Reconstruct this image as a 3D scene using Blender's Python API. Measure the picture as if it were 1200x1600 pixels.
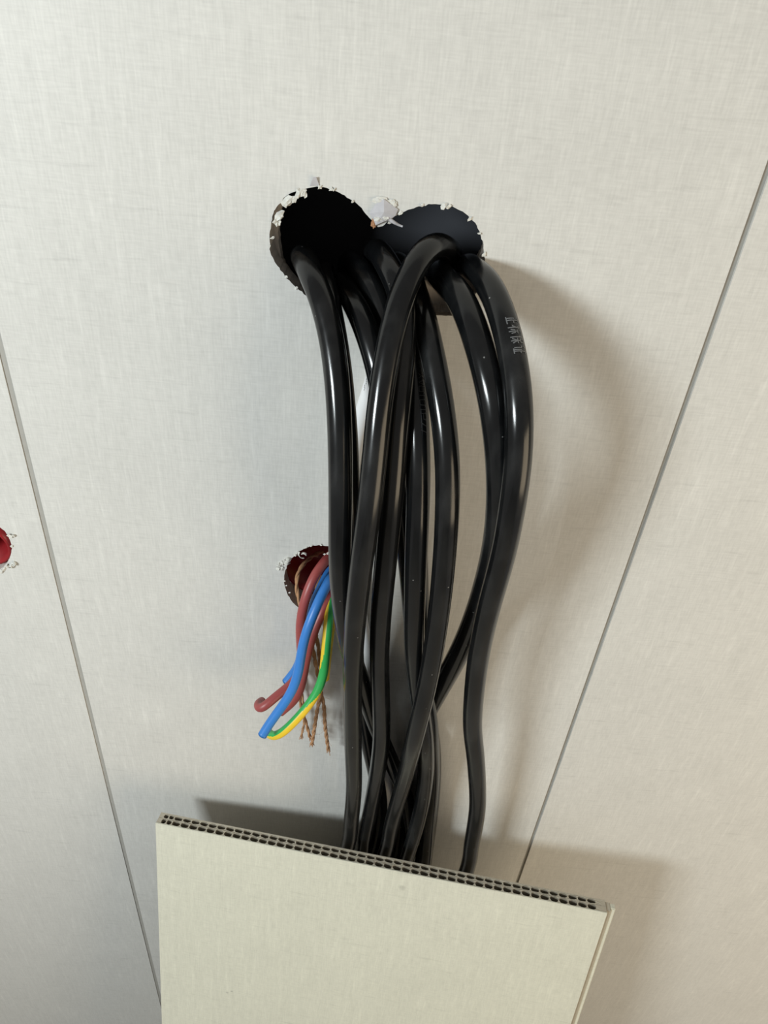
import bpy, bmesh, math, random
from mathutils import Vector, Matrix, noise
from mathutils.geometry import tessellate_polygon

for o in list(bpy.data.objects):
    bpy.data.objects.remove(o)
SC = bpy.context.scene
COL = SC.collection
random.seed(7)

# ------------------------------------------------------------------ camera
# wall face is the plane y = 0, x to the right, z up, floor at z = 0
CAM_D, CAM_H, FPX = 0.2520, 1.10, 1200.0
VP = Vector((453 - 600, 2387 - 800, FPX)).normalized()      # plumb direction, camera space
RGT = Vector((VP.y, -VP.x, 0)).normalized()
FWD = VP.cross(RGT)
if FWD.z < 0:
    FWD = -FWD
UPV = -VP


def cam2world(v):
    return Vector((RGT.dot(v), FWD.dot(v), UPV.dot(v)))


cam_data = bpy.data.cameras.new('camera')
cam_data.sensor_fit = 'HORIZONTAL'
cam_data.sensor_width = 36.0
cam_data.lens = 36.0 * FPX / 1200.0
cam_data.clip_start = 0.005
cam_data.clip_end = 50
cam = bpy.data.objects.new('camera', cam_data)
COL.objects.link(cam)
ax, ay, az = cam2world(Vector((1, 0, 0))), cam2world(Vector((0, -1, 0))), cam2world(Vector((0, 0, -1)))
cam.matrix_world = Matrix(((ax.x, ay.x, az.x, 0), (ax.y, ay.y, az.y, -CAM_D),
                           (ax.z, ay.z, az.z, CAM_H), (0, 0, 0, 1)))
SC.camera = cam

# ------------------------------------------------------------------ light
world = bpy.data.worlds.new('world')
SC.world = world
world.use_nodes = True
bg = world.node_tree.nodes['Background']
bg.inputs['Color'].default_value = (1.0, 0.96, 0.90, 1)
bg.inputs['Strength'].default_value = 0.26


def area_light(name, loc, target, sx, sy, power, color):
    ld = bpy.data.lights.new(name, 'AREA')
    ld.shape = 'RECTANGLE'
    ld.size, ld.size_y = sx, sy
    ld.energy = power
    ld.color = color
    lo = bpy.data.objects.new(name, ld)
    COL.objects.link(lo)
    lo.location = loc
    d = Vector(target) - Vector(loc)
    lo.rotation_euler = d.to_track_quat('-Z', 'Y').to_euler()
    return lo


# daylight from a window on the left, up and behind the camera; a warm lamp low on the right
area_light('window_light', (-0.565, -0.655, 1.17), (0.0, 0.0, 0.85), 0.23, 0.15, 6.8, (0.90, 0.98, 1.0))
area_light('warm_lamp', (0.74, -0.54, 0.78), (0.1, 0.0, 0.78), 0.62, 0.62, 4.5, (1.0, 0.82, 0.57))

SC.view_settings.view_transform = 'Standard'
SC.view_settings.look = 'None'
SC.view_settings.gamma = 1
SC.view_settings.use_curve_mapping = False
SC.view_settings.exposure = 0.0


# ------------------------------------------------------------------ helpers
def at(px, py, off=0.0):
    """point seen at a photo pixel, standing `off` metres in front of the wall"""
    r = cam2world(Vector((px - 600, py - 800, FPX)))
    k = (CAM_D - off) / r.y
    return Vector((r.x * k, -off, CAM_H + r.z * k))


def tag(o, label=None, cat=None, group=None, kind=None):
    if label: o['label'] = label
    if cat: o['category'] = cat
    if group: o['group'] = group
    if kind: o['kind'] = kind
    return o


def empty(name, loc=(0, 0, 0)):
    o = bpy.data.objects.new(name, None)
    COL.objects.link(o)
    o.location = loc
    o.empty_display_size = 0.02
    return o


def link(name, me, mats, parent=None, smooth=False):
    if not isinstance(mats, (list, tuple)):
        mats = [mats]
    for m in mats:
        me.materials.append(m)
    if smooth:
        for p in me.polygons:
            p.use_smooth = True
    o = bpy.data.objects.new(name, me)
    COL.objects.link(o)
    if parent:
        o.parent = parent
        o.matrix_parent_inverse = Matrix.Translation(-parent.location) if parent.type == 'EMPTY' else parent.matrix_world.inverted()
    return o


def mesh(name, verts, faces, midx=None):
    me = bpy.data.meshes.new(name)
    me.from_pydata([tuple(v) for v in verts], [], faces)
    if midx:
        for p, i in zip(me.polygons, midx):
            p.material_index = i
    me.update()
    return me


# --- materials
def new_mat(name, rough=0.5, color=(0.5, 0.5, 0.5), spec=0.5):
    m = bpy.data.materials.new(name)
    m.use_nodes = True
    b = m.node_tree.nodes['Principled BSDF']
    b.inputs['Base Color'].default_value = (*color, 1)
    b.inputs['Roughness'].default_value = rough
    b.inputs['Specular IOR Level'].default_value = spec
    return m, m.node_tree, b


def node(nt, typ, **kw):
    n = nt.nodes.new(typ)
    for k, v in kw.items():
        setattr(n, k, v)
    return n


def noise_tex(nt, coord, scale3, scale=1.0, detail=2.0, rough=0.5):
    mp = node(nt, 'ShaderNodeMapping')
    mp.inputs['Scale'].default_value = scale3
    nt.links.new(coord, mp.inputs['Vector'])
    n = node(nt, 'ShaderNodeTexNoise')
    n.inputs['Scale'].default_value = scale
    n.inputs['Detail'].default_value = detail
    n.inputs['Roughness'].default_value = rough
    nt.links.new(mp.outputs['Vector'], n.inputs['Vector'])
    return n.outputs['Fac']


def math_n(nt, op, a, b=None, c=None, clamp=False):
    n = node(nt, 'ShaderNodeMath', operation=op, use_clamp=clamp)
    for i, x in enumerate((a, b, c)):
        if x is None:
            continue
        if hasattr(x, 'links'):
            nt.links.new(x, n.inputs[i])
        else:
            n.inputs[i].default_value = x
    return n.outputs[0]


def map_range(nt, v, a, b, c, d):
    n = node(nt, 'ShaderNodeMapRange')
    nt.links.new(v, n.inputs[0])
    for i, x in enumerate((a, b, c, d)):
        n.inputs[i + 1].default_value = x
    return n.outputs[0]


def linen_material(name, base, rough=0.55, spots=()):
    """printed linen weave: fine upright and level threads with longer slubs"""
    m, nt, b = new_mat(name, rough)
    tc = node(nt, 'ShaderNodeTexCoord').outputs['Object']
    v1 = noise_tex(nt, tc, (1500, 1, 170), detail=2)
    h1 = noise_tex(nt, tc, (150, 1, 1500), detail=2)
    v2 = noise_tex(nt, tc, (420, 1, 36), detail=3)
    h2 = noise_tex(nt, tc, (40, 1, 420), detail=3)
    big = noise_tex(nt, tc, (30, 1, 30), detail=2)
    slub_h = map_range(nt, h2, 0.60, 0.74, 0, 1)
    slub_v = map_range(nt, v2, 0.60, 0.74, 0, 1)
    s = math_n(nt, 'MULTIPLY_ADD', math_n(nt, 'SUBTRACT', v1, 0.5), 0.24, 1.0)
    s = math_n(nt, 'MULTIPLY_ADD', math_n(nt, 'SUBTRACT', h1, 0.5), 0.21, s)
    s = math_n(nt, 'MULTIPLY_ADD', math_n(nt, 'SUBTRACT', v2, 0.5), 0.16, s)
    s = math_n(nt, 'MULTIPLY_ADD', math_n(nt, 'SUBTRACT', big, 0.5), 0.10, s)
    s = math_n(nt, 'MULTIPLY_ADD', slub_h, -0.085, s)
    s = math_n(nt, 'MULTIPLY_ADD', slub_v, 0.05, s)
    for (sx, sz, rad, amt) in spots:          # small stains on the face
        dn = node(nt, 'ShaderNodeVectorMath', operation='DISTANCE')
        nt.links.new(tc, dn.inputs[0])
        dn.inputs[1].default_value = (sx, 0, sz)
        s = math_n(nt, 'MULTIPLY_ADD', map_range(nt, dn.outputs['Value'], rad * .4, rad, 1, 0), -amt, s)
    mix = node(nt, 'ShaderNodeMix', data_type='RGBA', blend_type='MULTIPLY')
    mix.inputs['Factor'].default_value = 1
    mix.inputs['A'].default_value = (*base, 1)
    nt.links.new(s, mix.inputs['B'])
    nt.links.new(mix.outputs['Result'], b.inputs['Base Color'])
    bp = node(nt, 'ShaderNodeBump')
    bp.inputs['Strength'].default_value = 0.06
    bp.inputs['Distance'].default_value = 0.0003
    nt.links.new(s, bp.inputs['Height'])
    nt.links.new(bp.outputs['Normal'], b.inputs['Normal'])
    return m


def rubber_material(name, color, rough, dust=1.0):
    m, nt, b = new_mat(name, rough, color, 0.45)
    tc = node(nt, 'ShaderNodeTexCoord').outputs['Object']
    n1 = noise_tex(nt, tc, (160, 160, 50), detail=4)
    n2 = noise_tex(nt, tc, (45, 45, 30), detail=2)
    film = math_n(nt, 'MULTIPLY', map_range(nt, n1, 0.40, 0.75, 0, 1), map_range(nt, n2, 0.35, 0.7, 0, 1))
    vo = node(nt, 'ShaderNodeTexVoronoi')
    vo.inputs['Scale'].default_value = 230
    nt.links.new(tc, vo.inputs['Vector'])
    speck = map_range(nt, vo.outputs['Distance'], 0.045, 0.075, 1, 0)
    wn = node(nt, 'ShaderNodeSeparateColor')
    nt.links.new(vo.outputs['Color'], wn.inputs[0])
    speck = math_n(nt, 'MULTIPLY', speck, map_range(nt, wn.outputs[0], 0.70, 0.72, 0, 1))
    f = math_n(nt, 'ADD', math_n(nt, 'MULTIPLY', film, 0.035 * dust), math_n(nt, 'MULTIPLY', speck, 0.38 * dust), clamp=True)
    mix = node(nt, 'ShaderNodeMix', data_type='RGBA')
    nt.links.new(f, mix.inputs['Factor'])
    mix.inputs['A'].default_value = (*color, 1)
    mix.inputs['B'].default_value = (0.5, 0.5, 0.48, 1)
    nt.links.new(mix.outputs['Result'], b.inputs['Base Color'])
    r = math_n(nt, 'MULTIPLY_ADD', film, 0.15, rough)
    nt.links.new(r, b.inputs['Roughness'])
    bp = node(nt, 'ShaderNodeBump')
    bp.inputs['Strength'].default_value = 0.05
    bp.inputs['Distance'].default_value = 0.0004
    nt.links.new(n1, bp.inputs['Height'])
    nt.links.new(bp.outputs['Normal'], b.inputs['Normal'])
    return m


def speckled(name, color, rough, amount=0.15, scale=300, spec=0.5):
    m, nt, b = new_mat(name, rough, color, spec)
    tc = node(nt, 'ShaderNodeTexCoord').outputs['Object']
    n = noise_tex(nt, tc, (scale, scale, scale), detail=3)
    s = math_n(nt, 'MULTIPLY_ADD', math_n(nt, 'SUBTRACT', n, 0.5), 2 * amount, 1.0)
    mix = node(nt, 'ShaderNodeMix', data_type='RGBA', blend_type='MULTIPLY')
    mix.inputs['Factor'].default_value = 1
    mix.inputs['A'].default_value = (*color, 1)
    nt.links.new(s, mix.inputs['B'])
    nt.links.new(mix.outputs['Result'], b.inputs['Base Color'])
    return m


M_PANEL = linen_material('linen_panel', (0.615, 0.61, 0.58))
M_BOARD = linen_material('linen_board', (0.63, 0.625, 0.525), spots=((0.1371, -0.0113, 0.0024, 0.20), (0.0425, -0.1304, 0.0012, 0.22), (0.0453, -0.1283, 0.0010, 0.30)))
M_CORE = speckled('panel_core', (0.46, 0.42, 0.34), 0.8, 0.12)
M_RIM = speckled('cut_rim', (0.52, 0.48, 0.43), 0.8, 0.3, 500)
M_GROOVE = speckled('groove_strip', (0.36, 0.35, 0.32), 0.7, 0.1)
M_BACK = speckled('backing', (0.52, 0.47, 0.42), 0.85, 0.15)
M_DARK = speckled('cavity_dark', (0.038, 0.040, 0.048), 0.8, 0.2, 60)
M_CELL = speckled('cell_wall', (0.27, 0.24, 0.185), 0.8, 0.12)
M_CHIP = speckled('torn_white', (0.66, 0.65, 0.60), 0.75, 0.2, 700)
M_PAPER = speckled('torn_paper', (0.50, 0.49, 0.51), 0.85, 0.15, 500)
M_CHAR = speckled('burnt_edge', (0.03, 0.025, 0.02), 0.8, 0.2)
M_RUST = speckled('burnt_brown', (0.40, 0.20, 0.10), 0.8, 0.2)
M_RED = speckled('red_plastic', (0.26, 0.010, 0.014), 0.30, 0.25, 200)
M_RUBBER = rubber_material('black_rubber', (0.0045, 0.005, 0.0056), 0.17)
M_PRINT = speckled('grey_print', (0.15, 0.155, 0.16), 0.6, 0.3, 900)
M_EMBOSS = speckled('embossed_print', (0.03, 0.03, 0.03), 0.35, 0.3, 900)
M_WHITEC = speckled('white_sheath', (0.78, 0.78, 0.78), 0.4, 0.04)
M_BROWN = speckled('brown_insulation', (0.33, 0.068, 0.064), 0.42, 0.08)
M_BLUE = speckled('blue_insulation', (0.038, 0.20, 0.57), 0.40, 0.08)
M_GREEN = speckled('green_insulation', (0.03, 0.38, 0.085), 0.42, 0.06)
M_YELLOW = speckled('yellow_insulation', (0.80, 0.55, 0.03), 0.42, 0.06)
M_COPPER, _nt, _b = new_mat('copper', 0.35, (0.30, 0.16, 0.10))
_b.inputs['Metallic'].default_value = 0.9
M_JUTE = speckled('jute', (0.42, 0.235, 0.125), 0.9, 0.35, 900, 0.2)
M_FLOOR = speckled('floor_screed', (0.40, 0.38, 0.35), 0.8, 0.2, 40)


# --- shapes
def spline(pts, step=0.0025):
    """centripetal-ish Catmull-Rom through the points"""
    P = [pts[0] * 2 - pts[1]] + list(pts) + [pts[-1] * 2 - pts[-2]]
    out = []
    for i in range(1, len(P) - 2):
        p0, p1, p2, p3 = P[i - 1:i + 3]
        n = max(2, int((p2 - p1).length / step))
        for k in range(n):
            t = k / n
            out.append(0.5 * ((2 * p1) + (p2 - p0) * t + (2 * p0 - 5 * p1 + 4 * p2 - p3) * t * t
                              + (3 * p1 - p0 - 3 * p2 + p3) * t ** 3))
    out.append(P[-2].copy())
    return out


def smooth_line(L, it=6):
    for _ in range(it):
        L = [L[0]] + [(L[i - 1] + L[i] * 2 + L[i + 1]) / 4 for i in range(1, len(L) - 1)] + [L[-1]]
    return L


def frames(L):
    T = []
    for i in range(len(L)):
        a, b = L[max(0, i - 1)], L[min(len(L) - 1, i + 1)]
        T.append((b - a).normalized())
    n = T[0].cross(Vector((0.13, 0.2, 0.97)))
    if n.length < 1e-4:
        n = T[0].cross(Vector((1, 0, 0)))
    n.normalize()
    N = [n]
    for i in range(1, len(L)):
        q = T[i - 1].rotation_difference(T[i])
        n = q @ N[-1]
        n = (n - T[i] * n.dot(T[i])).normalized()
        N.append(n)
    return T, N


def tube(name, L, r, seg=20, matfun=None, flat=1.0, flatdir=None):
    T, N = frames(L)
    verts, faces, mi = [], [], []
    for i, p in enumerate(L):
        B = T[i].cross(N[i])
        rr = r(i / (len(L) - 1)) if callable(r) else r
        for k in range(seg):
            a = 2 * math.pi * k / seg
            v = N[i] * math.cos(a) * rr + B * math.sin(a) * rr
            if flat != 1.0:
                u = flatdir.normalized()
                v = v - u * v.dot(u) * (1 - flat)
            verts.append(p + v)
    for i in range(len(L) - 1):
        for k in range(seg):
            k2 = (k + 1) % seg
            faces.append((i * seg + k, i * seg + k2, (i + 1) * seg + k2, (i + 1) * seg + k))
            mi.append(matfun(i / len(L), k / seg, L[i], T[i], N[i]) if matfun else 0)
    # slightly domed ends
    for end, i in ((0, 0), (1, len(L) - 1)):
        c = len(verts)
        rr = r(i / (len(L) - 1)) if callable(r) else r
        sgn = -1 if end == 0 else 1
        B = T[i].cross(N[i])
        for k in range(seg):
            a = 2 * math.pi * k / seg
            verts.append(L[i] + T[i] * sgn * rr * 0.12 + (N[i] * math.cos(a) + B * math.sin(a)) * rr * 0.85)
        verts.append(L[i] + T[i] * sgn * rr * 0.14)
        for k in range(seg):
            k2 = (k + 1) % seg
            a, b = i * seg + k, i * seg + k2
            q = (a, c + k, c + k2, b) if end else (a, b, c + k2, c + k)
            faces.append(q)
            mi.append(mi[0] if end == 0 else mi[len(L) * seg - 2 * seg] if matfun else 0)
            faces.append((c + k, c + seg, c + k2) if end else (c + k, c + k2, c + seg))
            mi.append(0)
    return mesh(name, verts, faces, mi)


def box_me(name, x0, x1, y0, y1, z0, z1, bev=0.0):
    bm = bmesh.new()
    bmesh.ops.create_cube(bm, size=1)
    for v in bm.verts:
        v.co = Vector(((x0 + x1) / 2 + v.co.x * (x1 - x0), (y0 + y1) / 2 + v.co.y * (y1 - y0), (z0 + z1) / 2 + v.co.z * (z1 - z0)))
    if bev:
        bmesh.ops.bevel(bm, geom=bm.edges[:], offset=bev, segments=2, affect='EDGES')
    me = bpy.data.meshes.new(name)
    bm.to_mesh(me)
    bm.free()
    return me


def plate_with_holes(name, outer, holes, y0, y1, bev=0.0):
    """upright plate in xz; outer and holes are lists of (x, z); face material 0, cut rims 1"""
    polys = [outer] + holes
    flat = [p for pl in polys for p in pl]
    tris = tessellate_polygon([[Vector((x, z, 0)) for x, z in pl] for pl in polys])
    n = len(flat)
    verts = [(x, y0, z) for x, z in flat] + [(x, y1, z) for x, z in flat]
    faces, mi = [], []
    for t in tris:
        a, b, c = [Vector((flat[i][0], flat[i][1])) for i in t]
        cr = (b - a).x * (c - a).y - (b - a).y * (c - a).x
        f = t if cr > 0 else (t[0], t[2], t[1])
        faces.append(tuple(f)); mi.append(0)
        faces.append(tuple(i + n for i in reversed(f))); mi.append(1)
    s = 0
    for j, pl in enumerate(polys):
        m = len(pl)
        area = sum(pl[i][0] * pl[(i + 1) % m][1] - pl[(i + 1) % m][0] * pl[i][1] for i in range(m))
        for i in range(m):
            a, b = s + i, s + (i + 1) % m
            q = (a, a + n, b + n, b)
            if (area > 0) != (j == 0):
                q = q[::-1]
            if j == 0:
                q = q[::-1]
                q = q[::-1]
            faces.append(q); mi.append(1 if j else 0)
        s += m
    me = mesh(name, verts, faces, mi)
    bm = bmesh.new(); bm.from_mesh(me)
    bmesh.ops.recalc_face_normals(bm, faces=bm.faces[:])
    bm.to_mesh(me); bm.free()
    return me


def lump(name, c, size, seed, squash=(1, 1, 1)):
    bm = bmesh.new()
    bmesh.ops.create_icosphere(bm, subdivisions=3, radius=1)
    o = Vector((seed * 3.7, seed * 1.3, seed * 7.1))
    for v in bm.verts:
        d = 1 + 0.55 * noise.noise(v.co * 1.6 + o) + 0.35 * noise.noise(v.co * 4.0 + o)
        v.co = Vector((v.co.x * squash[0], v.co.y * squash[1], v.co.z * squash[2])) * size * d + c
    me = bpy.data.meshes.new(name)
    bm.to_mesh(me); bm.free()
    return me


def ragged(pts_px, sub=6, amp=0.00035, seed=1, off=0.0):
    """outline through photo pixels on the wall plane, frayed"""
    P = [at(p[0], p[1], off) for p in pts_px]
    out, n = [], len(P)
    for i in range(n):
        p0, p1, p2, p3 = P[i - 1], P[i], P[(i + 1) % n], P[(i + 2) % n]
        for k in range(sub):
            t = k / sub
            v = 0.5 * ((2 * p1) + (p2 - p0) * t + (2 * p0 - 5 * p1 + 4 * p2 - p3) * t * t + (3 * p1 - p0 - 3 * p2 + p3) * t ** 3)
            h = noise.noise(Vector((v.x * 700, seed * 5.1, v.z * 700))) + 0.7 * noise.noise(Vector((v.x * 1700, seed * 9.1, v.z * 1700)))
            g = noise.noise(Vector((v.z * 700, seed * 2.1, v.x * 700)))
            out.append((v.x + amp * h, v.z + amp * g))
    return out


# ------------------------------------------------------------------ setting
Z0, Z1 = 0.0, 1.75
XL, XR = -0.1448, 0.1052                      # the two joints in view
PT = 0.008                                    # panel thickness

HOLE_BIG = ragged([(421, 382), (423, 352), (431, 326), (447, 307), (470, 296), (500, 292), (530, 301), (554, 316), (574, 336),
                   (587, 352), (596, 354), (610, 343), (630, 331), (655, 323), (685, 319), (715, 326), (739, 345), (752, 370),
                   (757, 396), (757, 422), (746, 455), (727, 477), (708, 487), (688, 490), (665, 486), (640, 478), (615, 472),
                   (590, 469), (565, 470), (540, 474), (515, 478), (495, 472), (475, 459), (455, 441), (438, 422), (426, 402)], seed=1)
HOLE_MID = ragged([(500 + 56 * math.cos(a), 906 + 54 * math.sin(a)) for a in [2 * math.pi * k / 18 for k in range(18)]], seed=2, amp=0.0004)
HOLE_LFT = ragged([(-26 + 44 * math.cos(a), 857 + 41 * math.sin(a)) for a in [2 * math.pi * k / 16 for k in range(16)]], seed=3, amp=0.0004)

wall = tag(empty('wall_back'), 'pale linen-patterned panel wall with cut cable holes', None, None, 'structure')


def rect(x0, x1, z0, z1):
    return [(x0, z0), (x1, z0), (x1, z1), (x0, z1)]


G1, G2 = 0.0012, 0.0010                       # half joint widths
edges = [(XL - 0.5, XL - 0.25 - G1), (XL - 0.25 + G1, XL - G1), (XL + G1, XR - G2), (XR + G2, XR + 0.25 - G2), (XR + 0.25 + G2, XR + 0.5)]
holes = [[], [HOLE_LFT], [HOLE_BIG, HOLE_MID], [], []]
panels = []
for (x0, x1), hs in zip(edges, holes):
    p = link('panel', plate_with_holes('panel', rect(x0, x1, Z0, Z1), hs, 0, PT), [M_PANEL, M_RIM], wall)
    panels.append(p)
for x, dep in ((XL - 0.25, .0004), (XL, .0004), (XR, .0010), (XR + 0.25, .0010)):
    link('joint_tongue', box_me('joint_tongue', x - 0.0014, x + 0.0014, dep, 0.0062, Z0, Z1), M_GROOVE, wall)

# backing layer with its own rougher openings, then the dark void
BB = -(PT + 0.0005)
BACK_BIG = ragged([(435, 372), (436, 345), (441, 318), (452, 296), (480, 280), (520, 280), (560, 300), (600, 312), (640, 304), (690, 300),
                   (730, 312), (752, 340), (757, 370), (751, 394), (738, 416), (716, 432), (690, 438), (665, 438), (645, 446), (622, 462),
                   (600, 470), (560, 471), (530, 474), (505, 471), (487, 462), (466, 446), (449, 424), (439, 400)], seed=4, amp=0.0003, off=BB)
cm, cl = at(500, 904), at(-26, 857)
BACK_MID = [(cm.x + .0215 * math.cos(2 * math.pi * k / 24), cm.z + .0215 * math.sin(2 * math.pi * k / 24)) for k in range(24)]
BACK_LFT = [(cl.x + .0195 * math.cos(2 * math.pi * k / 24), cl.z + .0195 * math.sin(2 * math.pi * k / 24)) for k in range(24)]
link('backing_board', plate_with_holes('backing_board', rect(XL - 0.5, XR + 0.5, Z0, Z1), [BACK_BIG, BACK_MID, BACK_LFT], PT + 0.0005, PT + .0045), [M_BACK, M_BACK], wall)
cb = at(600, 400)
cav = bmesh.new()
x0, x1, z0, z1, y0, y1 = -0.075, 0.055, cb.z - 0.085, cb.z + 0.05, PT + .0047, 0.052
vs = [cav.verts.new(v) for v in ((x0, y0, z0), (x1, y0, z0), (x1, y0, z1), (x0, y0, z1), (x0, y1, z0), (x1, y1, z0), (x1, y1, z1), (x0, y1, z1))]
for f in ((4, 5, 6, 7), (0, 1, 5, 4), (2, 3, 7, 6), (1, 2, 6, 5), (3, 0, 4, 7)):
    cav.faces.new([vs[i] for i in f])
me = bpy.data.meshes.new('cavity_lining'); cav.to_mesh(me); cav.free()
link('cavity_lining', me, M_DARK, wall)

# floor the offcut stands on
fl = link('floor', box_me('floor', XL - 0.5, XR + 0.5, -1.6, 0.03, -0.02, 0.0), M_FLOOR)
tag(fl, 'plain grey floor below the panel wall', None, None, 'structure')


def cup(name, cpx, rad, depth, label, y0=PT + .0006):
    """red round back box set behind a cut hole"""
    c = at(*cpx)
    verts, faces, n = [], [], 28
    prof = [(rad, y0), (rad, y0 + depth - 0.004), (rad - 0.004, y0 + depth), (0.0, y0 + depth)]
    for r, y in prof[:-1]:
        for k in range(n):
            a = 2 * math.pi * k / n
            verts.append((c.x + r * math.cos(a), y, c.z + r * math.sin(a)))
    verts.append((c.x, prof[-1][1], c.z))
    for j in range(len(prof) - 2):
        for k in range(n):
            k2 = (k + 1) % n
            faces.append((j * n + k, j * n + k2, (j + 1) * n + k2, (j + 1) * n + k))
    j = len(prof) - 2
    for k in range(n):
        faces.append((j * n + k, j * n + (k + 1) % n, len(verts) - 1))
    o = link(name, mesh(name, verts, faces), M_RED, None, True)
    m = o.modifiers.new('shell', 'SOLIDIFY'); m.thickness = 0.0015; m.offset = 1
    return tag(o, label, 'junction box')


cup('back_box', (500, 904), 0.0185, 0.024, 'dark red round back box behind the hole with coloured wires')
cup('back_box', (-26, 857), 0.0113, 0.030, 'dark red round back box behind the empty hole at the left edge', .002)


# torn chips along the hole edges, parts of their panel
def chip(px, py, off, size, seed, sq=(1, .6, 1), mat=None, par=None):
    link('torn_chip', lump('torn_chip', at(px, py, off), size, seed, sq), mat or M_CHIP, par or panels[2])


def flake(px, py, size, seed, par=None, mat=None, off=.0004):
    """small torn scale of face skin standing off the cut edge"""
    rng = random.Random(seed)
    c = at(px, py, off)
    nrm = Vector((rng.uniform(-.7, .7), -1, rng.uniform(-.7, .7))).normalized()
    u = nrm.orthogonal().normalized(); w = nrm.cross(u)
    n = 8
    ring = []
    for k in range(n):
        a = 2 * math.pi * k / n
        q = size * rng.uniform(.55, 1.25)
        ring.append(c + (u * math.cos(a) * 1.2 + w * math.sin(a) * .8) * q + nrm * rng.uniform(-.3, .35) * size)
    inner = [c + (p - c) * .5 + nrm * rng.uniform(0, .3) * size for p in ring]
    vs = ring + inner + [c + nrm * size * .25]
    fs = []
    for k in range(n):
        k2 = (k + 1) % n
        fs += [(k, k2, n + k2, n + k), (n + k, n + k2, 2 * n)]
    o = link('torn_flake', mesh('torn_flake', vs, fs), mat or M_CHIP, par or panels[2])
    sm = o.modifiers.new('t', 'SOLIDIFY'); sm.thickness = .0003


def curl(px, py, rad, seed, par, turn=4.4, wid=0.0012):
    """a little curled shaving of the face skin"""
    rng = random.Random(seed)
    c = at(px, py, 0.0008)
    axis = Vector((rng.uniform(-1, 1), -0.6, rng.uniform(-.6, .6))).normalized()
    u = axis.orthogonal().normalized(); w = axis.cross(u)
    verts, faces, n = [], [], 12
    for k in range(n + 1):
        a = turn * k / n + seed
        r = rad * (0.6 + 0.5 * k / n)
        p = c + u * math.cos(a) * r + w * math.sin(a) * r
        q = wid * (0.7 + 0.5 * rng.random())
        verts += [p - axis * q * .5, p + axis * q * .5]
    for k in range(n):
        faces.append((2 * k, 2 * k + 1, 2 * k + 3, 2 * k + 2))
    o = link('torn_curl', mesh('torn_curl', verts, faces), M_CHIP, par, True)
    s = o.modifiers.new('t', 'SOLIDIFY'); s.thickness = 0.00025


for i, (x, y, s) in enumerate([(436, 337, .0017), (433, 347, .0013), (448, 316, .0019), (457, 311, .0014), (468, 300, .0018), (474, 303, .0012)]):
    flake(x, y, s * 1.05, i + 1); flake(x + 3, y + 2, s * .7, i + 101)
for i, (x, y, s) in enumerate([(500, 292, .0008), (517, 295, .0008), (522, 297, .0006), (552, 314, .0006), (660, 321, .0007), (695, 321, .0012),
                               (701, 324, .0009), (735, 342, .0008), (749, 365, .0007), (757, 398, .0008), (425, 372, .0007), (421, 385, .0006),
                               (447, 433, .0007), (463, 450, .0006), (610, 345, .0009), (626, 333, .0007)]):
    flake(x, y, s, i + 20)
# torn tongue of paper at the notch of the heart-shaped hole
flap = [(577, 333, .0009), (588, 318, .0008), (600, 311, .0012), (612, 320, .0009), (622, 327, .0006), (618, 337, .001), (609, 343, .0012),
        (598, 347, .0014), (587, 352, .0012), (584, 344, .001)]
vs = [at(*p) for p in flap]
cc = at(600, 331, .0022)
mefl = mesh('torn_flap', vs + [cc], [((i + 1) % len(vs), i, len(vs)) for i in range(len(vs))])
o = link('torn_flap', mefl, M_PAPER, panels[2]); s = o.modifiers.new('t', 'SOLIDIFY'); s.thickness = .0006
mefl = mesh('torn_flap', [at(484, 291, .0002), at(489, 278, .0012), at(494, 277, .0012), at(499, 290, .0002)], [(3, 2, 1, 0)])
o = link('torn_flap', mefl, M_PAPER, panels[2]); s = o.modifiers.new('t', 'SOLIDIFY'); s.thickness = .0003
chip(592, 342, .0012, .0012, 51, (1.3, .5, .8)); chip(602, 340, .0012, .0012, 52, (1.4, .5, .6)); chip(595, 314, .0004, .0013, 53, (2.0, .4, .9))
chip(614, 318, .0004, .0010, 54, (1.2, .4, 1.2))
link('torn_fibre', tube('torn_fibre', spline([at(607, 342, .001), at(615, 347, .0015), (at(622, 351, .001)), at(629, 354, .001)], .001), lambda t: .0007 - .0004 * t, 8), M_PAPER, panels[2], True)
chip(584, 349, .0005, .0011, 55, (.8, .5, 1.2), M_RUST)
chip(690, 490, .0003, .0012, 56, (3.2, .3, .55), M_CHAR)
chip(702, 490, .0003, .0009, 57, (2.2, .3, .4), M_CHAR)
chip(543, 473, .0003, .0010, 58, (1.2, .3, 1.0), M_RIM)
# little hole
for i, (x, y, s) in enumerate([(437, 884, .0009), (441, 888, .0007), (434, 889, .0006), (446, 880, .0010), (462, 866, .0008), (507, 866, .0006), (512, 865, .0006),
                               (478, 856, .0006), (487, 853, .0006), (501, 852, .0006), (444, 908, .0006), (447, 915, .0005), (452, 926, .0005)]):
    flake(x, y, s * (1.7 if x < 465 and y < 895 else 1), i + 70)
curl(450, 876, .0016, 3, panels[2], wid=.0026)
curl(472, 864, .0020, 5, panels[2], 2.4, .0020)
curl(440, 881, .0012, 8, panels[2])
curl(476, 867, .0012, 9, panels[2], 2.5)
# hole at the left edge
for i, (x, y, s) in enumerate([(15, 838, .0011), (20, 837, .0008), (19, 882, .0010), (24, 881, .0008), (13, 885, .0009), (7, 889, .0008), (18, 853, .0005), (1, 893, .0008)]):
    flake(x, y, s * 1.4, i + 90, panels[1])
curl(14, 884, .0013, 11, panels[1]); curl(21, 881, .0010, 12, panels[1])

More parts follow.
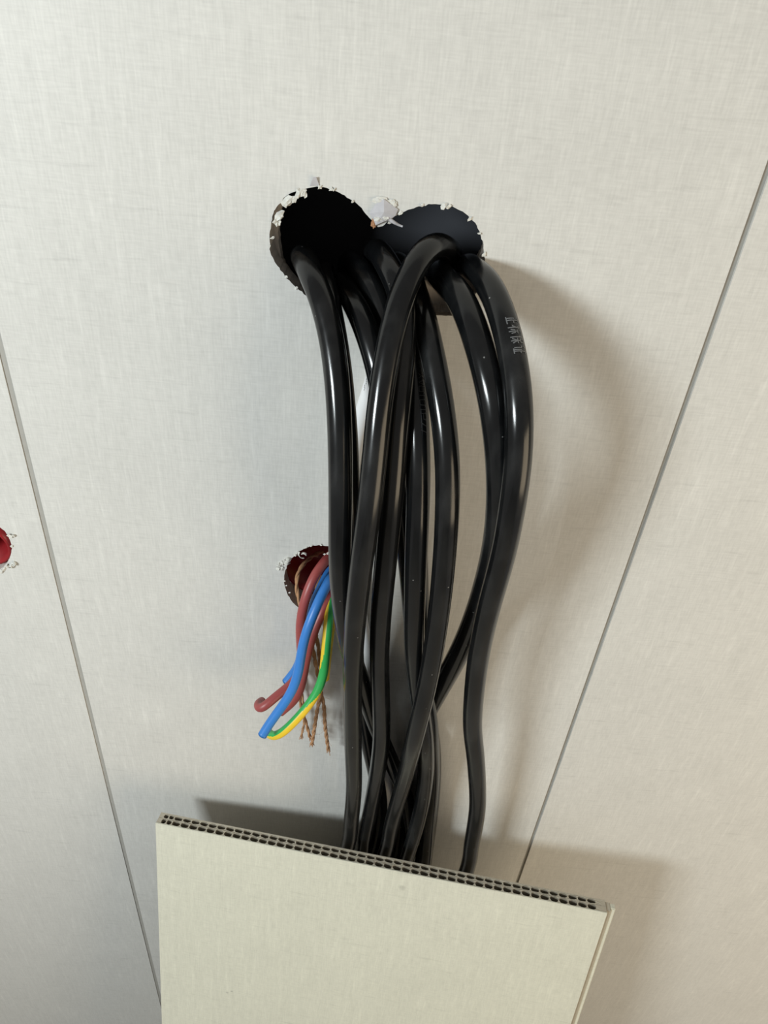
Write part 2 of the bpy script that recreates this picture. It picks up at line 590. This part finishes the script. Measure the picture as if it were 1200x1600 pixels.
# ------------------------------------------------------------------ cables
# pose of the leaning offcut the cables pass behind
BT = 0.0078                                   # thickness
tl = Vector((-0.10804, 0.22528 - CAM_D, CAM_H - 0.39462))
br = Vector((0.99384, -0.11069, 0.0049)).normalized()
bd = Vector((-0.01844, -0.20907, -0.97773))
bd = (bd - br * bd.dot(br)).normalized()
bn = br.cross(bd)                             # through the thickness
if bn.y < 0:
    bn = -bn                                  # towards the wall
BW = 0.243

R = 0.0041
CABLE_LINES = {}
CABLE_SPEC = []


def cable_line(pts, ins=(0.0, 0.0), tail=(0.0, 0.0)):
    W = [at(*p) for p in pts]
    p = W[0]
    pre = []
    if ins is not None:
        pre = [p + Vector((ins[0] * 1.6, 0.034, -0.062)), p + Vector((ins[0] * 1.3, 0.028, -0.034)), p + Vector((ins[0], 0.022, -0.013)), p + Vector((ins[0] * .6, 0.014, -0.003)), p + Vector((ins[0] * .25, 0.006, 0))]
    e = W[-1]
    post = []
    for k, zz in enumerate((0.60, 0.42, 0.24, 0.10, 0.006)):
        t = (k + 1) / 5
        post.append(Vector((e.x + (tail[0] - e.x) * min(1, t * 1.6), e.y + (tail[1] - e.y) * min(1, t * 1.6), zz)))
    return smooth_line(spline(pre + W + post), 10)


def cable(key, pts, label, r=R, ins=(0, 0), slot=0, name='power_cable', mat=None, group='black cables hanging from the large hole'):
    CABLE_LINES[key] = (cable_line(pts, ins, (-0.045 + 0.0098 * slot, -0.012 - 0.004 * (slot % 2))), r)
    CABLE_SPEC.append((key, name, label, mat or M_RUBBER, group))


cable('A', [(480, 411, 0), (494, 436, .007), (511, 488, .016), (524, 560, .026), (530, 640, .034), (532, 720, .040), (532, 800, .044), (531, 870, .044),
            (534, 930, .041), (543, 1000, .034), (555, 1040, .029), (568, 1077, .025), (588, 1135, .020), (608, 1183, .017), (630, 1232, .013), (645, 1290, .010), (648, 1350, .009)],
           'leftmost black cable, leaving the hole alone at its left lobe', ins=(-.004, 0), slot=7)
cable('B', [(505, 432, -.002), (512, 455, .004), (520, 500, .010), (530, 560, .017), (537, 630, .024), (542, 700, .029), (545, 780, .033), (547, 850, .033),
            (549, 920, .030), (552, 990, .026), (557, 1060, .020), (567, 1120, .016), (578, 1170, .014), (588, 1215, .013), (594, 1260, .012), (590, 1300, .011), (580, 1340, .010)],
      'black cable mostly hidden, a dark sliver along the right side of the leftmost cable', ins=(-.002, 0), slot=2)
cable('C', [(706, 412, -.009), (696, 394, -.002), (675, 389, .006), (652, 412, .012), (633, 450, .018), (615, 510, .027), (603, 570, .034), (594, 630, .040), (588, 690, .045),
            (582, 750, .049), (575, 810, .051), (566, 870, .051), (558, 940, .048), (553, 1000, .044), (551, 1060, .039), (551, 1120, .034), (552, 1180, .030),
            (553, 1230, .026), (549, 1280, .022), (541, 1330, .020)],
      'frontmost black cable, arching leftward from the right lobe of the hole across the others', ins=(.002, 0), slot=0)
cable('G', [(598, 406, -.001), (613, 424, .005), (628, 460, .012), (632, 510, .020), (628, 570, .027), (622, 640, .034), (617, 710, .039), (612, 775, .042), (606, 840, .043), (600, 905, .042),
            (595, 965, .039), (593, 1030, .034), (595, 1090, .030), (596, 1150, .026), (590, 1205, .022), (580, 1260, .019), (570, 1310, .017), (565, 1340, .017)],
      'black cable just right of the frontmost one, second along the board from the left', ins=(-.004, 0), slot=1)
cable('D', [(538, 446, -.002), (550, 459, .005), (563, 487, .012), (577, 525, .018), (590, 570, .023), (600, 630, .027), (612, 710, .030), (626, 790, .031), (637, 860, .031), (643, 930, .029),
            (649, 1000, .025), (658, 1060, .020), (668, 1110, .015), (674, 1165, .012), (674, 1220, .010), (666, 1280, .010), (652, 1345, .009)],
      'black cable low in the left lobe, slipping behind the frontmost cable', ins=(-.003, 0), slot=8)
cable('E', [(556, 420, -.008), (568, 432, -.002), (583, 455, .005), (598, 495, .011), (613, 550, .017), (628, 620, .022), (640, 700, .025), (648, 780, .026), (652, 860, .025), (655, 930, .022),
            (658, 1000, .018), (664, 1060, .014), (671, 1110, .009), (677, 1165, .0065), (677, 1220, .006), (670, 1280, .006), (657, 1345, .006)],
      'black cable deepest in the middle of the hole, lowest strand at the bundle\'s right edge', ins=(-.004, -.002), r=.0040, slot=9)
cable('H', [(640, 428, -.003), (643, 445, .002), (645, 480, .008), (647, 530, .016), (650, 590, .025), (652, 650, .034), (654, 720, .040), (653, 790, .043), (650, 870, .043), (648, 940, .040),
            (647, 1000, .036), (650, 1050, .031), (657, 1105, .026), (664, 1160, .022), (665, 1210, .020), (656, 1270, .018), (639, 1330, .017)],
      'black cable with embossed lettering, middle of the hanging bundle', ins=(0, 0), slot=6)
cable('K', [(634, 440, -.006), (645, 462, .003), (656, 490, .012), (669, 540, .022), (683, 600, .031), (693, 660, .038), (699, 720, .043), (699, 790, .047), (696, 850, .047), (691, 910, .046),
            (684, 970, .043), (675, 1030, .040), (664, 1085, .036), (651, 1140, .033), (638, 1195, .029), (624, 1245, .025), (611, 1290, .022), (601, 1335, .020)],
      'black cable slanting down leftward in front of two crossing cables above the board', ins=(.003, 0), slot=3)
cable('L', [(682, 426, .000), (700, 438, .009), (721, 466, .018), (738, 505, .027), (753, 552, .035), (766, 600, .041), (774, 648, .045), (780, 700, .047), (782, 756, .047), (780, 803, .045),
            (774, 851, .041), (763, 898, .036), (747, 950, .030), (727, 1000, .024), (706, 1042, .020), (681, 1087, .017), (658, 1130, .014), (640, 1180, .010), (628, 1240, .007), (622, 1300, .006), (618, 1345, .006)],
      'black cable inside the right pair, swinging back leftward behind the bundle', r=.0046, ins=(-.004, 0), slot=4)
cable('M', [(722, 418, .000), (741, 424, .008), (760, 447, .017), (776, 480, .025), (790, 520, .033), (800, 560, .039), (808, 605, .045), (811, 650, .050), (811, 700, .053), (805, 760, .055),
            (798, 805, .054), (790, 850, .052), (778, 898, .049), (765, 945, .046), (751, 1007, .041), (742, 1070, .037), (738, 1133, .033), (743, 1182, .030), (746, 1228, .027),
            (746, 1262, .025), (742, 1292, .024), (736, 1324, .023), (730, 1358, .022)],
      'rightmost black cable with grey printed characters, hanging apart on the right', r=.0043, ins=(-.004, 0), slot=10)

# thin white cable near the wall
cable('W', [(632, 452, -.001), (622, 478, .0035), (604, 535, .0045), (587, 590, .005), (567, 648, .005), (553, 705, .005), (546, 780, .005), (548, 850, .005), (556, 920, .005),
                 (566, 980, .005), (575, 1030, .005), (586, 1090, .005), (596, 1150, .005), (606, 1230, .005), (612, 1345, .005)],
      'white cable glimpsed between the black cables, close to the wall', r=.0031, ins=(-.008, 0), slot=5, name='thin_cable', mat=M_WHITEC, group=None)


def relax(iters=80):
    """settle the strands so that they lie against, not through, each other, the wall and the offcut"""
    from mathutils.kdtree import KDTree
    camp = Vector((0, -CAM_D, CAM_H))
    keys = list(CABLE_LINES)
    rim_z = at(600, 474).z
    base = {k: [p.copy() for p in CABLE_LINES[k][0]] for k in keys}
    for it in range(iters):
        allp = [(k, i) for k in keys for i in range(len(CABLE_LINES[k][0]))]
        kd = KDTree(len(allp))
        for j, (k, i) in enumerate(allp):
            kd.insert(CABLE_LINES[k][0][i], j)
        kd.balance()
        new = {}
        for k in keys:
            L, r = CABLE_LINES[k]
            disp = []
            for i, p in enumerate(L):
                d = Vector((0, 0, 0))
                best = {}
                for q, j, dist in kd.find_range(p, r + .0046):
                    k2, i2 = allp[j]
                    if k2 != k and dist < best.get(k2, (9,))[0]:
                        best[k2] = (dist, q)
                for k2, (dist, q) in best.items():
                    need = r + CABLE_LINES[k2][1] + .0002
                    if dist >= need:
                        continue
                    sep = p - q
                    if p.y < 0 and p.z > .70:
                        ray = (p - camp).normalized()
                        al = sep.dot(ray)
                        perp2 = max(0, sep.length_squared - al * al)
                        want = math.sqrt(max(0, need * need - perp2))
                        sg = 1 if al > 0 or (al == 0 and k > k2) else -1
                        d += ray * sg * min(.0012, (want - abs(al)) * .35)
                    else:
                        dr = sep.normalized() if sep.length > 1e-5 else Vector((1 if k > k2 else -1, 0, 0))
                        dr.z *= .3
                        d += dr * min(.0012, (need - dist) * .35)
                disp.append(d)
            for _ in range(6):
                disp = [disp[0]] + [(disp[i - 1] + disp[i] * 2 + disp[i + 1]) / 4 for i in range(1, len(disp) - 1)] + [disp[-1]]
            N = []
            for p, d in zip(L, disp):
                v = p + d * 1.25
                if p.y < 0 and p.z < rim_z - .003:
                    v.y = min(v.y, -(r + .0003))
                if p.y < 0 and (p - tl).dot(bd) > 0:
                    gap = (v - tl).dot(bn) - (BT + r + .0006)
                    if gap < 0:
                        v -= bn * gap
                if p.y > .018:
                    v.y = max(v.y, .0185)
                    v.x = max(-.068, min(.048, v.x))
                v.z = max(v.z, .006)
                N.append(v)
            tot = smooth_line([n - b for n, b in zip(N, base[k])], 3)      # only the shift is smoothed, never the curve
            new[k] = ([b + t for b, t in zip(base[k], tot)], r)
        CABLE_LINES.update(new)


relax()
ROOTS = {}
for key, nm, label, mat, group in CABLE_SPEC:
    L, r = CABLE_LINES[key]
    ROOTS[key] = empty(nm, L[-1])
    link('sheath', tube('sheath', L, r, 24), mat, ROOTS[key], True)
    tag(ROOTS[key], label, 'cable', group)


# --- lettering laid on the sheaths: strokes in a character grid (x along, y up)
def lettering(key, glyphs, start_px, lead, side, height, advance, width, mat, root, reverse=False, lift=0.00012):
    L, r = CABLE_LINES[key]
    T, N = frames(L)
    tgt = at(*start_px)
    i0 = min(range(len(L)), key=lambda i: (L[i] - tgt).length)
    cum = [0]
    for i in range(i0, len(L) - 1):
        cum.append(cum[-1] + (L[i + 1] - L[i]).length)
    camp = Vector((0, -CAM_D, CAM_H))

    def onto(s, h):
        j = max(k for k in range(len(cum)) if cum[k] <= max(0, s))
        j = min(j, len(cum) - 2)
        f = (s - cum[j]) / (cum[j + 1] - cum[j])
        p = L[i0 + j].lerp(L[i0 + j + 1], f)
        t = (L[i0 + j + 1] - L[i0 + j]).normalized()
        toc = camp - p
        toc = (toc - t * toc.dot(t)).normalized()
        sd = t.cross(toc)
        if sd.x < 0:
            sd = -sd
        a = side + h / r
        return p + (toc * math.cos(a) + sd * math.sin(a)) * (r + lift)
    verts, faces = [], []
    for g, strokes in enumerate(glyphs):
        for (xa, ya, xb, yb) in strokes:
            sa, sb = lead + (g + xa * .82) * advance, lead + (g + xb * .82) * advance
            ha, hb = (ya - .5) * height, (yb - .5) * height
            d = Vector((sb - sa, hb - ha))
            if d.length < 1e-7:
                continue
            nrm = Vector((-d.y, d.x)).normalized() * width * .5
            m = max(1, int(d.length / .0006))
            b = len(verts)
            for k in range(m + 1):
                s_, h_ = sa + d.x * k / m, ha + d.y * k / m
                verts.append(onto(s_ + nrm.x, h_ + nrm.y)); verts.append(onto(s_ - nrm.x, h_ - nrm.y))
            for k in range(m):
                faces.append((b + 2 * k, b + 2 * k + 1, b + 2 * k + 3, b + 2 * k + 2))
    return link('printed_lettering', mesh('printed_lettering', verts, faces), mat, root)


G_ZHENG = [(.05, .95, .95, .95), (.5, .95, .5, .05), (.5, .5, .9, .5), (.22, .6, .22, .05), (0, .05, 1, .05)]
G_BIAO = [(.2, 1, .2, 0), (0, .7, .4, .7), (.2, .65, 0, .3), (.5, .9, .95, .9), (.45, .6, 1, .6), (.72, .6, .72, 0), (.55, .45, .45, .15), (.88, .45, 1, .15)]
G_BAO = [(.25, 1, .05, .6), (.17, .8, .17, 0), (.4, .95, .9, .95), (.4, .95, .4, .65), (.9, .95, .9, .65), (.4, .65, .9, .65), (.3, .45, 1, .45), (.65, .65, .65, 0), (.62, .42, .35, .1), (.68, .42, .95, .1)]
G_ZHEN = [(.1, .95, .2, .8), (.02, .62, .25, .62), (.25, .62, .25, .1), (.4, .9, 1, .9), (.7, .9, .7, .05), (.7, .5, .95, .5), (.5, .6, .5, .05), (.32, .05, 1, .05)]
lettering('M', [G_ZHENG, G_BIAO, G_BAO, G_ZHEN], (798, 488, .033), 0.0, 0.66, .0046, .0030, .00034, M_PRINT, ROOTS['M'])
LV = [(0, 1, .5, 0), (.5, 0, 1, 1)]
LX = [(0, 1, 1, 0), (0, 0, 1, 1)]
L8 = [(0, 0, 1, 0), (0, 1, 1, 1), (0, .5, 1, .5), (0, 0, 0, 1), (1, 0, 1, 1)]
LT = [(0, 1, 1, 1), (.5, 1, .5, 0)]
L0 = [(0, 0, 1, 0), (0, 1, 1, 1), (0, 0, 0, 1), (1, 0, 1, 1)]
LP = [(0, 0, 0, 1), (0, 1, 1, 1), (1, 1, 1, .5), (0, .5, 1, .5)]
L7 = [(0, 1, 1, 1), (1, 1, .4, 0)]
lettering('H', [LX, LV, L8, LT, L0, LT, LP, L7, L7], (650, 575, .028), 0.0, 0.55, .0022, .0021, .00026, M_EMBOSS, ROOTS['H'])
DOT = [(0, .2, .35, .2), (.5, .2, .5, .8), (.7, .6, 1, .6)]
lettering('W', [DOT, [], DOT, DOT], (590, 577, .010), 0.0, -0.75, .0010, .0026, .0002, M_PRINT, ROOTS['W'])


# ------------------------------------------------------------------ coloured wires from the small hole
def wire(name, pts, r, mats, label, matfun=None, group=None, ins=(0.012, .018), core=True):
    W = [at(*p) for p in pts]
    p = W[0]
    pre = [p + Vector((ins[0], ins[1], 0.002)), p + Vector((ins[0] * .5, ins[1] * .45, .0015))]
    L = smooth_line(spline(pre + W, .0012), 5)
    root = empty(name, W[0])
    link('insulation', tube('insulation', L, r, 40 if matfun else 18, matfun), mats, root, True)
    if core:
        e, t = L[-1], (L[-1] - L[-3]).normalized()
        link('copper_core', tube('copper_core', [e - t * .001, e + t * r * .16, e + t * r * .2], r * .45, 12), M_COPPER, root, True)
    tag(root, label, 'wire', group)
    return root


WG = 'coloured wires at the small hole'
WR = .0021
wire('insulated_wire', [(516, 868, -.004), (503, 883, .003), (491, 901, .008), (480, 927, .012), (473, 952, .014), (469.5, 978, .015), (470, 1003, .0145), (471, 1028, .0135),
      (467, 1052, .014), (455, 1069, .018), (433, 1087, .023), (414, 1103, .027), (405, 1108, .027), (402.5, 1101, .024), (409, 1096, .019)],
     WR, M_BROWN, 'brown wire nearest the left, its end hooked back below the small hole', group=WG)
wire('insulated_wire', [(524, 918, -.002), (514, 935, .005), (504, 955, .010), (492, 983, .014), (484, 1008, .016), (478, 1032, .017), (474, 1055, .018), (469, 1076, .019), (461, 1092, .020), (449, 1104, .021), (438, 1113, .022)],
     WR, M_BROWN, 'brown wire running along the right side of the blue wire', group=WG)
wire('insulated_wire', [(522, 894, -.001), (513, 910, .008), (502, 931, .014), (491, 956, .019), (482, 979, .022), (475, 1002, .024), (470, 1027, .026), (466, 1050, .028), (458, 1075, .030), (446, 1096, .032), (431, 1117, .034), (419, 1134, .036), (410, 1149, .038)],
     WR * 1.02, M_BLUE, 'long blue wire in front of the other coloured wires', group=WG)
wire('insulated_wire', [(516, 892, -.005), (507, 908, .001), (497, 928, .006), (489, 950, .009), (480, 985, .011), (473, 1018, .0105), (463, 1045, .010), (447, 1066, .012)],
     WR, M_BLUE, 'short blue wire behind, only its top and cut end showing', group=WG)


def gy(a0, a1, half):
    """stripe centre angle (measured round the wire from the side facing the room) turning from a0 to a1"""
    def f(s, a, p, t, n):
        c = Vector((0, -1, .6)); c = (c - t * c.dot(t)).normalized()
        sd = t.cross(c)
        d = n * math.cos(2 * math.pi * a) + t.cross(n) * math.sin(2 * math.pi * a)
        ang = math.atan2(d.dot(sd), d.dot(c))
        k = min(1, max(0, (s - .42) / .3)); k = k * k * (3 - 2 * k)
        tgt = a0 + (a1 - a0) * k
        return 1 if abs((ang - tgt + math.pi) % (2 * math.pi) - math.pi) < half else 0
    return f


GYP = [(522, 912, -.004), (518, 930, .003), (515.5, 950, .009), (513, 973, .014), (510.5, 1000, .018), (508, 1028, .021), (505, 1054, .023), (496, 1080, .026), (481, 1103, .029), (462, 1125, .032), (443, 1143, .034), (430, 1149.5, .033), (421, 1147, .029), (416, 1138, .024)]
wire('insulated_wire', GYP, WR * .98, [M_GREEN, M_YELLOW], 'green and yellow striped wire curving down to the left', gy(1.45, 5.3, 1.3), WG)
wire('insulated_wire', [(525, 920, -.005), (521, 938, .000), (518.5, 958, .004), (516.5, 980, .007), (514, 1003, .009), (511, 1030, .010), (508, 1060, .010)],
     WR * .95, [M_YELLOW, M_GREEN], 'short yellow and green wire hidden behind the striped one', gy(3.1, 3.4, 1.0), WG)


# jute strings: two plies twisted together
def string(pts, label, r=.00055, fray=9, seed=1):
    L = smooth_line(spline([at(*p) for p in pts], .0006), 4)
    T, N = frames(L)
    root = empty('jute_string', L[0])
    for ply in (0, 1):
        Q = []
        for i, p in enumerate(L):
            a = math.pi * ply + i * 0.33
            Q.append(p + (N[i] * math.cos(a) + T[i].cross(N[i]) * math.sin(a)) * r * .42)
        link('ply', tube('ply', Q, r * .8, 8), M_JUTE, root, True)
    rng = random.Random(seed)
    vs, fs = [], []
    for k in range(fray):
        d = (T[-1] + Vector((rng.uniform(-.35, .35), rng.uniform(-.35, .35), rng.uniform(-.2, .1)))).normalized()
        b = L[-2] + Vector((rng.uniform(-1, 1), rng.uniform(-1, 1), 0)) * r * .9
        me = tube('fibre', [b, b + d * .0014, b + d * rng.uniform(.0022, .0036)], .00016, 5)
        o = len(vs)
        vs += [v.co.copy() for v in me.vertices]; fs += [tuple(i + o for i in p.vertices) for p in me.polygons]
        bpy.data.meshes.remove(me)
    for k in range(fray * 2):      # loose hairs along its length
        i = rng.randrange(3, len(L) - 3)
        d = (T[i] * rng.uniform(-.5, 1) + Vector((rng.uniform(-1, 1), rng.uniform(-1, .6), rng.uniform(-1, 1)))).normalized()
        me = tube('fibre', [L[i], L[i] + d * .002, L[i] + d * .0035 + T[i] * .001], .00005, 4)
        o = len(vs)
        vs += [v.co.copy() for v in me.vertices]; fs += [tuple(i + o for i in p.vertices) for p in me.polygons]
        bpy.data.meshes.remove(me)
    f = link('frayed_fibres', mesh('frayed_fibres', vs, fs), M_JUTE, root)
    f['kind'] = 'stuff'
    tag(root, label, 'string', 'jute strings at the small hole')


string([(503, 862, -.022), (490, 868, -.016), (476, 880, -.008), (467, 893, -.003), (463.5, 910, .001), (465.5, 930, .0035), (471, 950, .006), (478, 972, .008), (484, 995, .009), (489, 1015, .009), (493, 1037, .009), (497, 1058, .010),
        (501, 1080, .011), (506, 1104, .011), (508, 1135, .010), (513, 1172, .009)], 'frayed brown jute string, the rightmost and longest tail', .00085, seed=1)
string([(500, 900, -.015), (493, 930, -.004), (490, 950, .001), (491, 975, .004), (497, 1010, .006), (501, 1050, .008), (500, 1085, .012), (495, 1113, .013), (490, 1145, .012), (487, 1163, .011)],
       'frayed brown jute string, the middle tail under the striped wire', .00085, seed=2)
string([(492, 905, -.016), (480, 935, -.004), (474, 955, .001), (470, 985, .003), (468, 1020, .005), (467, 1060, .007), (468, 1088, .009), (471, 1106, .010), (477, 1126, .010), (484, 1151, .010)],
       'frayed brown jute string, the tail leaving from behind the brown wire', .00075, seed=3)
string([(487, 908, -.018), (478, 938, -.004), (473, 958, .0008), (471, 990, .0015), (470, 1030, .002), (471, 1075, .003), (475, 1110, .004), (475, 1130, .005), (471, 1149, .006)],
       'frayed brown jute string, the short leftmost tail', .00060, seed=4)
# fuzz hanging over the bottom lip of the small hole
rng = random.Random(21)
vs, fs = [], []
for k in range(46):
    b = at(478 + rng.uniform(-6, 16), 932 + rng.uniform(0, 16), rng.uniform(-.002, .002))
    e = at(483 + rng.uniform(-6, 14), 962 + rng.uniform(-16, 8), rng.uniform(.001, .005))
    me = tube('fuzz', [b, (b + e) / 2 + Vector((rng.uniform(-.001, .001), -.001, 0)), e], .00005, 4)
    o = len(vs)
    vs += [v.co.copy() for v in me.vertices]; fs += [tuple(i + o for i in p.vertices) for p in me.polygons]
    bpy.data.meshes.remove(me)
fz = link('torn_fuzz', mesh('torn_fuzz', vs, fs), M_PAPER, panels[2]); fz['kind'] = 'stuff'

# ------------------------------------------------------------------ leaning panel offcut
BL = (tl.z - 0.0035) / -bd.z
board = empty('panel_offcut', tl + bd * BL + br * BW / 2)
tag(board, 'pale linen-faced hollow panel offcut leaning in front of the cables', 'panel')


def bp(u, n, d):
    return tl + br * u + bn * n + bd * d


def bslab(name, u0, u1, n0, n1, d0, d1, mat, bev=.0):
    vs = [bp(u, n, d) for d in (d0, d1) for n in (n0, n1) for u in (u0, u1)]
    me = mesh(name, vs, [(0, 1, 3, 2), (4, 6, 7, 5), (0, 4, 5, 1), (2, 3, 7, 6), (0, 2, 6, 4), (1, 5, 7, 3)])
    bm = bmesh.new(); bm.from_mesh(me)
    bmesh.ops.recalc_face_normals(bm, faces=bm.faces[:])
    if bev:
        bmesh.ops.bevel(bm, geom=bm.edges[:], offset=bev, segments=2, affect='EDGES')
    bm.to_mesh(me); bm.free()
    return me


# the face is its own object with local axes along the board so the weave runs with it
face_me = bpy.data.meshes.new('face_skin')
bm = bmesh.new(); bmesh.ops.create_cube(bm, size=1)
for v in bm.verts:
    v.co = Vector(((v.co.x + .5) * BW, (v.co.y + .5) * .0006, -(.5 - v.co.z) * BL))
bm.to_mesh(face_me); bm.free()
fo = link('face_skin', face_me, M_BOARD)
fo.matrix_world = Matrix(((br.x, bn.x, -bd.x, tl.x), (br.y, bn.y, -bd.y, tl.y), (br.z, bn.z, -bd.z, tl.z), (0, 0, 0, 1)))
fo.parent = board; fo.matrix_parent_inverse = Matrix.Translation(-board.location)
link('back_skin', bslab('back_skin', 0, BW, BT - .0006, BT, 0, BL, M_CORE), M_CORE, board)


def core_row(n0, n1, jit, shift):
    """one layer of tubular cells, open at the sawn top edge"""
    rng = random.Random(jit)
    ends = .0045
    pitch = (BW - ends - .004) / 48
    outer = [(0, n0), (BW - .0002, n0), (BW - .0002, n1), (0, n1)]
    hs = []
    mid, hh = (n0 + n1) / 2, (n1 - n0) / 2
    u = .0022
    first = True
    while u + pitch < BW - ends:
        w = pitch if u > .008 else pitch * .62
        c = u + w / 2
        hw = w / 2 - .00022
        pts = []
        for k in range(14):
            a = 2 * math.pi * k / 14
            ca, sa = math.cos(a), math.sin(a)
            p = 2.4
            x = math.copysign(abs(ca) ** (2 / p), ca) * hw * (1 + rng.uniform(-.04, .04))
            y = math.copysign(abs(sa) ** (2 / p), sa) * (hh - .00010) * (1 + rng.uniform(-.04, .02))
            pts.append((c + x, mid + y))
        hs.append(pts)
        u += w
    polys = [outer] + hs
    flat = [p for pl in polys for p in pl]
    tris = tessellate_polygon([[Vector((x, y, 0)) for x, y in pl] for pl in polys])
    n = len(flat)
    depth = .045
    verts = [bp(x, y, rng.uniform(0, .0003)) for x, y in flat] + [bp(x, y, depth) for x, y in flat]
    faces = [tuple(t) for t in tris]
    s = len(outer)
    faces += [(i, (i + 1) % 4, (i + 1) % 4 + n, i + n) for i in range(4)]
    nf = len(faces)
    for pl in hs:
        m = len(pl)
        for i in range(m):
            a, b = s + i, s + (i + 1) % m
            faces.append((a, b, b + n, a + n))
        faces.append(tuple(s + i + n for i in range(m)))
        s += m
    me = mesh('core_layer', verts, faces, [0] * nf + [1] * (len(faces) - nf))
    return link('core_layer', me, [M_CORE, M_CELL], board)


core_row(.0006, .0041, 3, 0)
core_row(.0043, BT - .0006, 4, .001)
link('core_body', bslab('core_body', .0004, BW - .0004, .0007, BT - .0007, .046, BL - .0005, M_CORE), M_CORE, board)
# tongue along the right edge, stepped back from the face
link('tongue', bslab('tongue', BW - .0001, BW + .0022, .0022, BT - .0004, .0006, BL, M_CORE, .0002), M_CORE, board)
link('tongue_lip', bslab('tongue_lip', BW + .0022, BW + .0048, .0036, BT - .0008, .0004, BL, M_BOARD, .0004), M_BOARD, board)
